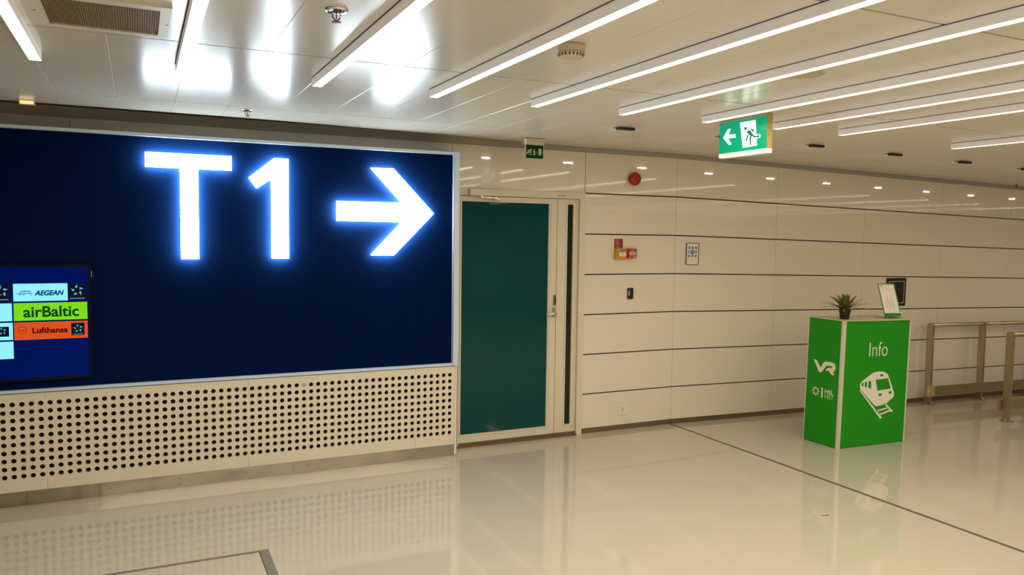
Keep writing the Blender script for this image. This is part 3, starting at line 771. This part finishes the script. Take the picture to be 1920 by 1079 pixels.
t = thing('wall_socket', (3.88, YD, .136), 'white electrical socket low on the white wall beside the door', 'socket')
b = MB().use('white'); b.prism([[(3.838, .137), (3.922, .137), (3.922, .219), (3.838, .219)], circle(3.880, .178, .021, 24)], **W, t0=0, t1=.010); part('cover_plate', b, t)
b = MB().use('white'); b.prism(circle(3.880, .178, .0212, 24), **W, t0=0, t1=.0015); b.use('black'); b.prism(circle(3.872, .178, .0035, 10), **W, t0=.0015, t1=.002); b.prism(circle(3.888, .178, .0035, 10), **W, t0=.0015, t1=.002); b.use('steel'); b.box(3.877, 3.883, YD - .008, YD - .0015, .157, .162); b.box(3.877, 3.883, YD - .008, YD - .0015, .194, .199)
part('socket_well', b, t)

# wifi notice
ang = math.radians(-1.2)
t = thing('wifi_poster', (4.613, YD, 1.473), 'framed white notice with nine blue round icons on the white wall', 'poster')
zo = rz(4.61)
b = MB().use('frame_dark'); b.prism([[(4.541, 1.474), (4.6845, 1.472), (4.687, 1.674), (4.5435, 1.6755)], [(4.546, 1.479), (4.680, 1.477), (4.682, 1.669), (4.5485, 1.6705)]], (0, YD, 0), UX, UZ, NY, .001, .010); part('frame', b, t)
b = MB().use('paper'); b.prism([(4.545, 1.478), (4.681, 1.476), (4.683, 1.670), (4.5475, 1.6715)], (0, YD, 0), UX, UZ, NY, .001, .006); sh = part('printed_sheet', b, t)
F = on_wall(YD - .006)
for i, (x, z) in enumerate([(4.5755, 1.632), (4.615, 1.631), (4.6535, 1.630), (4.574, 1.594), (4.6135, 1.592), (4.6525, 1.593), (4.5735, 1.556), (4.612, 1.556), (4.650, 1.556)]):
    r = .021 if i == 4 else .0135
    b = MB().use('blue'); b.prism(circle(x, z, r, 24), **F, t0=0, t1=.0006)
    b.use('paper')
    if i == 4:
        for k, rr in enumerate((.005, .009, .013)): b.prism([(x + (rr + q) * math.cos(math.radians(a)), z - .007 + (rr + q) * math.sin(math.radians(a))) for q, rng in ((.0012, range(45, 136, 10)), (-.0012, range(135, 44, -10))) for a in rng], **F, t0=.0006, t1=.0011)
        b.prism(circle(x, z - .007, .002, 8), **F, t0=.0006, t1=.0011)
    elif i == 0: b.box(x - .007, x + .007, YD - .0071, YD - .0066, z - .004, z + .004)
    elif i in (1, 2): b.prism([(x - .005, z - .006), (x - .002, z - .006), (x + .006, z + .004), (x + .003, z + .006)], **F, t0=.0006, t1=.0011)
    elif i == 3: b.box(x - .008, x + .008, YD - .0071, YD - .0066, z - .006, z + .006)
    elif i == 5: b.prism([(x - .007, z - .006), (x + .007, z - .006), (x + .005, z + .001), (x - .001, z + .006), (x - .006, z + .003)], **F, t0=.0006, t1=.0011)
    elif i == 7: b.prism([(x - .007, z - .006), (x + .007, z - .006), (x + .002, z + .007), (x - .002, z + .007)], **F, t0=.0006, t1=.0011)
    else: b.prism([circle(x, z, .007, 16), circle(x, z, .005, 16)], **F, t0=.0006, t1=.0011)
    part('icon', b, sh)
b = MB().use('pale'); b.text('Free WiFi for you', (4.562, 1.516), (4.662, 1.523), **F, t=.0006); b.text('airport', (4.595, 1.502), (4.632, 1.508), **F, t=.0006); part('caption', b, sh)

# black square sign behind the counter
t = thing('black_wall_sign', (7.36, YD, 1.02), 'black square sign on the white wall behind the leaflet stand', 'sign')
b = MB().use('black'); b.box(7.209, 7.506, YD - .012, YD - .001, 1.0195, 1.320); part('panel', b, t)
b = MB().use('alu'); b.prism([[(7.237, 1.047), (7.479, 1.047), (7.479, 1.287), (7.237, 1.287)], [(7.244, 1.054), (7.472, 1.054), (7.472, 1.280), (7.244, 1.280)]], (0, YD - .012, 0), UX, UZ, NY, 0, .001); part('border_line', b, t, 'thin pale border line')

# ================================================================ info counter
zf = -.016
rot = (0, math.atan(SL), 0)
CW, CD, CH = .815, .372, 1.072
t = thing('info_counter', (5.21, 4.593, zf), 'green info counter with train pictogram standing on the pale floor', 'counter', rot=rot)
b = MB().use('green'); b.box(.022, CW - .016, .004, .010, .004, CH - .006); fp = part('front_panel', b, t, local=True)
b = MB().use('green'); b.box(.004, .010, .022, CD - .007, .004, CH - .006); lp = part('side_panel', b, t, local=True)
b = MB().use('green'); b.box(CW - .010, CW - .004, .022, CD - .020, .004, CH - .006); part('side_panel', b, t, local=True)
b = MB().use('green'); b.box(.022, CW - .020, CD - .010, CD - .004, .004, CH - .006); part('rear_panel', b, t, local=True)
for (xa, ya, wx, wy) in ((0, 0, .034, .022), (CW - .016, 0, .016, .022), (0, CD - .006, .020, .006), (CW - .020, CD - .020, .020, .020)):
    b = MB().use('post'); b.box(xa, xa + wx, ya, ya + wy, 0, CH - .004, .0015); part('corner_post', b, t, local=True)
b = MB().use('creamdark'); b.prism([(-.004, -.006), (CW + .018, -.008), (CW + .018, CD), (-.004, CD)], (0, 0, CH - .004), (1, 0, 0), (0, 1, 0), (0, 0, 1), 0, .008); part('countertop', b, t, 'pale countertop edge', local=True)
CF = dict(o=(0, .004, 0), u=UX, v=UZ, n=NY)
b = MB().use('film'); b.text('Info', (INFO[0][0], INFO[1][1] + .002), (INFO[1][0], INFO[0][1]), **CF, t=.0012, bold=-.008); part('lettering', b, fp, local=True)
b = MB().use('film'); b.prism([TRAIN] + TRAIN_HOLES, **CF, t0=.0004, t1=.0012)
for q in TRACK: b.prism(q, **CF, t0=.0004, t1=.0012)
part('train_pictogram', b, fp, local=True)
LF = dict(o=(.004, CD, 0), u=(0, -1, 0), v=UZ, n=(-1, 0, 0))
b = MB().use('film'); b.prism(VR, **LF, t0=.0004, t1=.0012); part('operator_logo', b, lp, local=True)
b = MB().use('film')
(sx, sz) = SUN[0]
b.prism([circle(sx, sz, .027, 28), circle(sx, sz, .020, 28)], **LF, t0=.0004, t1=.0012)
for k in range(8):
    a = math.pi / 8 + k * math.pi / 4 + .39
    b.prism(circle(sx + .0345 * math.cos(a), sz + .0345 * math.sin(a), .0062, 12), **LF, t0=.0004, t1=.0012)
b.prism(BAR, **LF, t0=.0004, t1=.0012)
b.text('HSL', (.212, .4375), (.304, .4745), **LF, t=.0012, bold=.018); b.text('HRT', (.212, .3965), (.304, .4325), **LF, t=.0012, bold=-.012)
part('transit_logo', b, lp, local=True)

# potted plant on the counter
px_, py_ = 5.345, 4.69
pz = zf + CH + .004 - SL * (px_ - 5.21)
t = thing('potted_plant', (px_, py_, pz), 'small spiky green plant in a black pot on the green counter', 'plant')
b = MB().use('black'); b.smooth = False; b.lathe([(.034, .0025), (.036, .004), (.047, .072), (.050, .072), (.051, .082), (.047, .082), (.045, .070)], (px_, py_, pz), 'Z', 24); pot = part('pot', b, t, 'black tapered pot')
b = MB().use('soil'); b.lathe([(.044, .069), (.02, .0725)], (px_, py_, pz), 'Z', 20); part('soil', b, pot)
b = MB().use('leaf'); b.smooth = True
rnd = random.Random(11)
for i in range(34):
    az = i * 2.399963 + rnd.uniform(-.15, .15)
    f = i / 33
    elev = math.radians(84 - 62 * f + rnd.uniform(-5, 5))
    L = .14 + .085 * f + rnd.uniform(-.012, .012)
    wd = .0185 - .006 * f
    drp = .10 + .75 * f
    dirx, diry = math.cos(az), math.sin(az)
    prev = None; pos = Vector((px_ + dirx * .006, py_ + diry * .006, pz + .07)); e = elev
    n = 7
    for k in range(n + 1):
        tt = k / n
        ww = wd * (0.75 + 1.1 * tt) * (1 - tt) ** .75 + .0006
        side = Vector((-diry, dirx, 0)) * ww
        upn = Vector((-math.sin(e) * dirx, -math.sin(e) * diry, math.cos(e))) * ww * .35
        row = b.verts([pos - side + upn, pos, pos + side + upn])
        if prev:
            b.face([prev[0], prev[1], row[1], row[0]]); b.face([prev[1], prev[2], row[2], row[1]])
        prev = row
        pos = pos + Vector((math.cos(e) * dirx, math.cos(e) * diry, math.sin(e))) * (L / n)
        e -= drp / n
part('leaves', b, t)

# leaflet stand on the counter
bx, by = 5.925, 4.70
bz = zf + CH + .0045 - SL * (bx - 5.21)
t = thing('leaflet_stand', (bx, by, bz), 'acrylic stand with a green edged printed sheet on the counter', 'display stand', rot=(0, SL, math.radians(-2)))
lean = math.radians(19)
UL, NL = (0, math.sin(lean), math.cos(lean)), (0, -math.cos(lean), math.sin(lean))
w2 = .098
K = dict(o=(0, -.02, .010), u=UX, v=UL, n=NL)
b = MB().use('acrylic'); b.prism(rect((-w2 - .003, 0), (w2 + .003, .306)), **K, t0=-.0025, t1=0); b.box(-w2 - .003, w2 + .003, -.035, .085, .001, .004)
part('acrylic_back', b, t, local=True)
b = MB().use('green'); b.prism([rect((-w2, .004), (w2, .302)), rect((-w2 + .008, .034), (w2 - .008, .294))], **K, t0=.0004, t1=.0014); b.use('paper'); b.prism(rect((-w2 + .008, .034), (w2 - .008, .294)), **K, t0=.0004, t1=.0012)
sh = part('printed_sheet', b, t, local=True)
b = MB().use('frame_dark'); b.prism(rect((-.088, .280), (-.04, .286)), **K, t0=.0013, t1=.0018); b.use('pale')
for (xa, xb, z) in ((-.088, -.01, .268), (-.088, .01, .258), (-.03, .07, .24)): b.prism(rect((xa, z), (xb, z + .003)), **K, t0=.0013, t1=.0018)
rnd = random.Random(5)
for i in range(9):
    x = -.05 + .012 * i; z = rnd.uniform(.06, .10); z1 = z + rnd.uniform(.05, .12); dx = rnd.uniform(-.02, .02)
    b.prism([(x, z), (x + .0035, z), (x + dx + .0035, z1), (x + dx, z1)], **K, t0=.0013, t1=.0018)
part('route_map', b, sh, local=True)
b = MB().use('film'); b.prism(rect((-w2 - .003, .0455), (w2 + .003, .052)), (0, -.045, .004), UX, UL, NL, -.002, .004)
part('front_lip', b, t, 'bright front lip', local=True)

# ================================================================ railings
def railing(x0, y, posts, side, xend, label):
    t = thing('handrail', (x0, y, rz(x0)), label, 'railing', 'stainless railings on the ramp')
    for x in posts:
        z = rz(x)
        b = MB().use('rail')
        hw, ht = .036, .90
        prof = [(-hw, 0), (hw, 0), (hw, ht - .02)] + [(hw * math.cos(math.radians(a)), ht - .02 + .022 * math.sin(math.radians(a))) for a in range(20, 170, 20)] + [(-hw, ht - .02)]
        b.prism(prof, (x - .012, y, z), (0, 1, 0), UZ, (1, 0, 0), 0, .028)
        p = part('post', b, t)
        b = MB().use('rail'); b.lathe([(.062, 0), (.062, .006), (.058, .008)], (x + .01, y, z), 'Z', 28); part('base_plate', b, p)
        for dx in (-.038, .058):
            b = MB().use('chrome'); b.smooth = True; b.lathe([(.008, .008), (.008, .016), (.004, .020)], (x + dx, y - .012, z), 'Z', 10); part('bolt', b, p)
    b = MB().use('rail'); b.smooth = True
    b.tube([(x0 + .016, y, rz(x0) + .878), (xend, y, rz(xend) + .878)], .021, 16)
    part('top_rail', b, t)
    b = MB().use('rail')
    ya, yb = (y + side * .038, y + side * .056)
    lo, hi = min(ya, yb), max(ya, yb)
    xs_ = x0 - .05
    wall_quadbox(b, xs_, xend, lo, hi, .105, .212)
    part('kick_rail', b, t)
    b = MB().use('railcap' if side < 0 else 'rail'); wall_quadbox(b, xs_ - .004, xs_ + .085 if side < 0 else xs_ + .0, lo - .003, hi + .003, .102, .215); part('end_cap', b, t, 'lighter end cap' if side < 0 else None)
    return t
railing(7.765, 5.66, [7.765, 8.64, 9.52, 10.4, 11.28], -1, 12.2, 'far stainless handrail standing along the white wall')
railing(7.80, 4.82, [7.80, 8.68, 9.56, 10.44, 11.32], 1, 12.2, 'near stainless handrail, only its end post in view at the right photo edge')

# ================================================================ floor hatch and marks
t = thing('floor_hatch', (.2, 3.92, 0), 'metal framed hatch in the pale floor at the bottom of the photo', 'floor hatch')
xo = (-.185, .612); yo = (3.51, 4.306)
b = MB().use('hatchframe')
b.prism([[(xo[0], yo[0]), (xo[1], yo[0]), (xo[1], yo[1]), (xo[0], yo[1])], [(xo[0] + .045, yo[0] + .02), (xo[1] - .047, yo[0] + .02), (xo[1] - .047, yo[1] - .020), (xo[0] + .045, yo[1] - .020)]], (0, 0, 0), (1, 0, 0), (0, 1, 0), (0, 0, 1), -.003, .0012)
part('frame', b, t)
b = MB().use('floor'); b.box(xo[0] + .05, xo[1] - .052, yo[0] + .025, yo[1] - .025, -.003, .0006); part('lid', b, t)
b = MB().use('groove'); b.prism([[(xo[0] + .045, yo[0] + .02), (xo[1] - .047, yo[0] + .02), (xo[1] - .047, yo[1] - .020), (xo[0] + .045, yo[1] - .020)], [(xo[0] + .05, yo[0] + .025), (xo[1] - .052, yo[0] + .025), (xo[1] - .052, yo[1] - .025), (xo[0] + .05, yo[1] - .025)]], (0, 0, 0), (1, 0, 0), (0, 1, 0), (0, 0, 1), -.003, .0003); part('seal', b, t)

b = MB().use('ink')
b.prism([(3.823, 3.466), (3.845, 3.457), (3.847, 3.462), (3.828, 3.471)], (0, 0, 0), (1, 0, 0), (0, 1, 0), (0, 0, 1), 0, .0012)
b.prism([(3.845, 3.457), (3.872, 3.450), (3.874, 3.458), (3.862, 3.466), (3.847, 3.462)], (0, 0, 0), (1, 0, 0), (0, 1, 0), (0, 0, 1), 0, .0015)
solo('paper_scrap', b, (3.848, 3.460, 0), 'tiny dark scrap lying on the floor in front of the green counter', 'scrap')
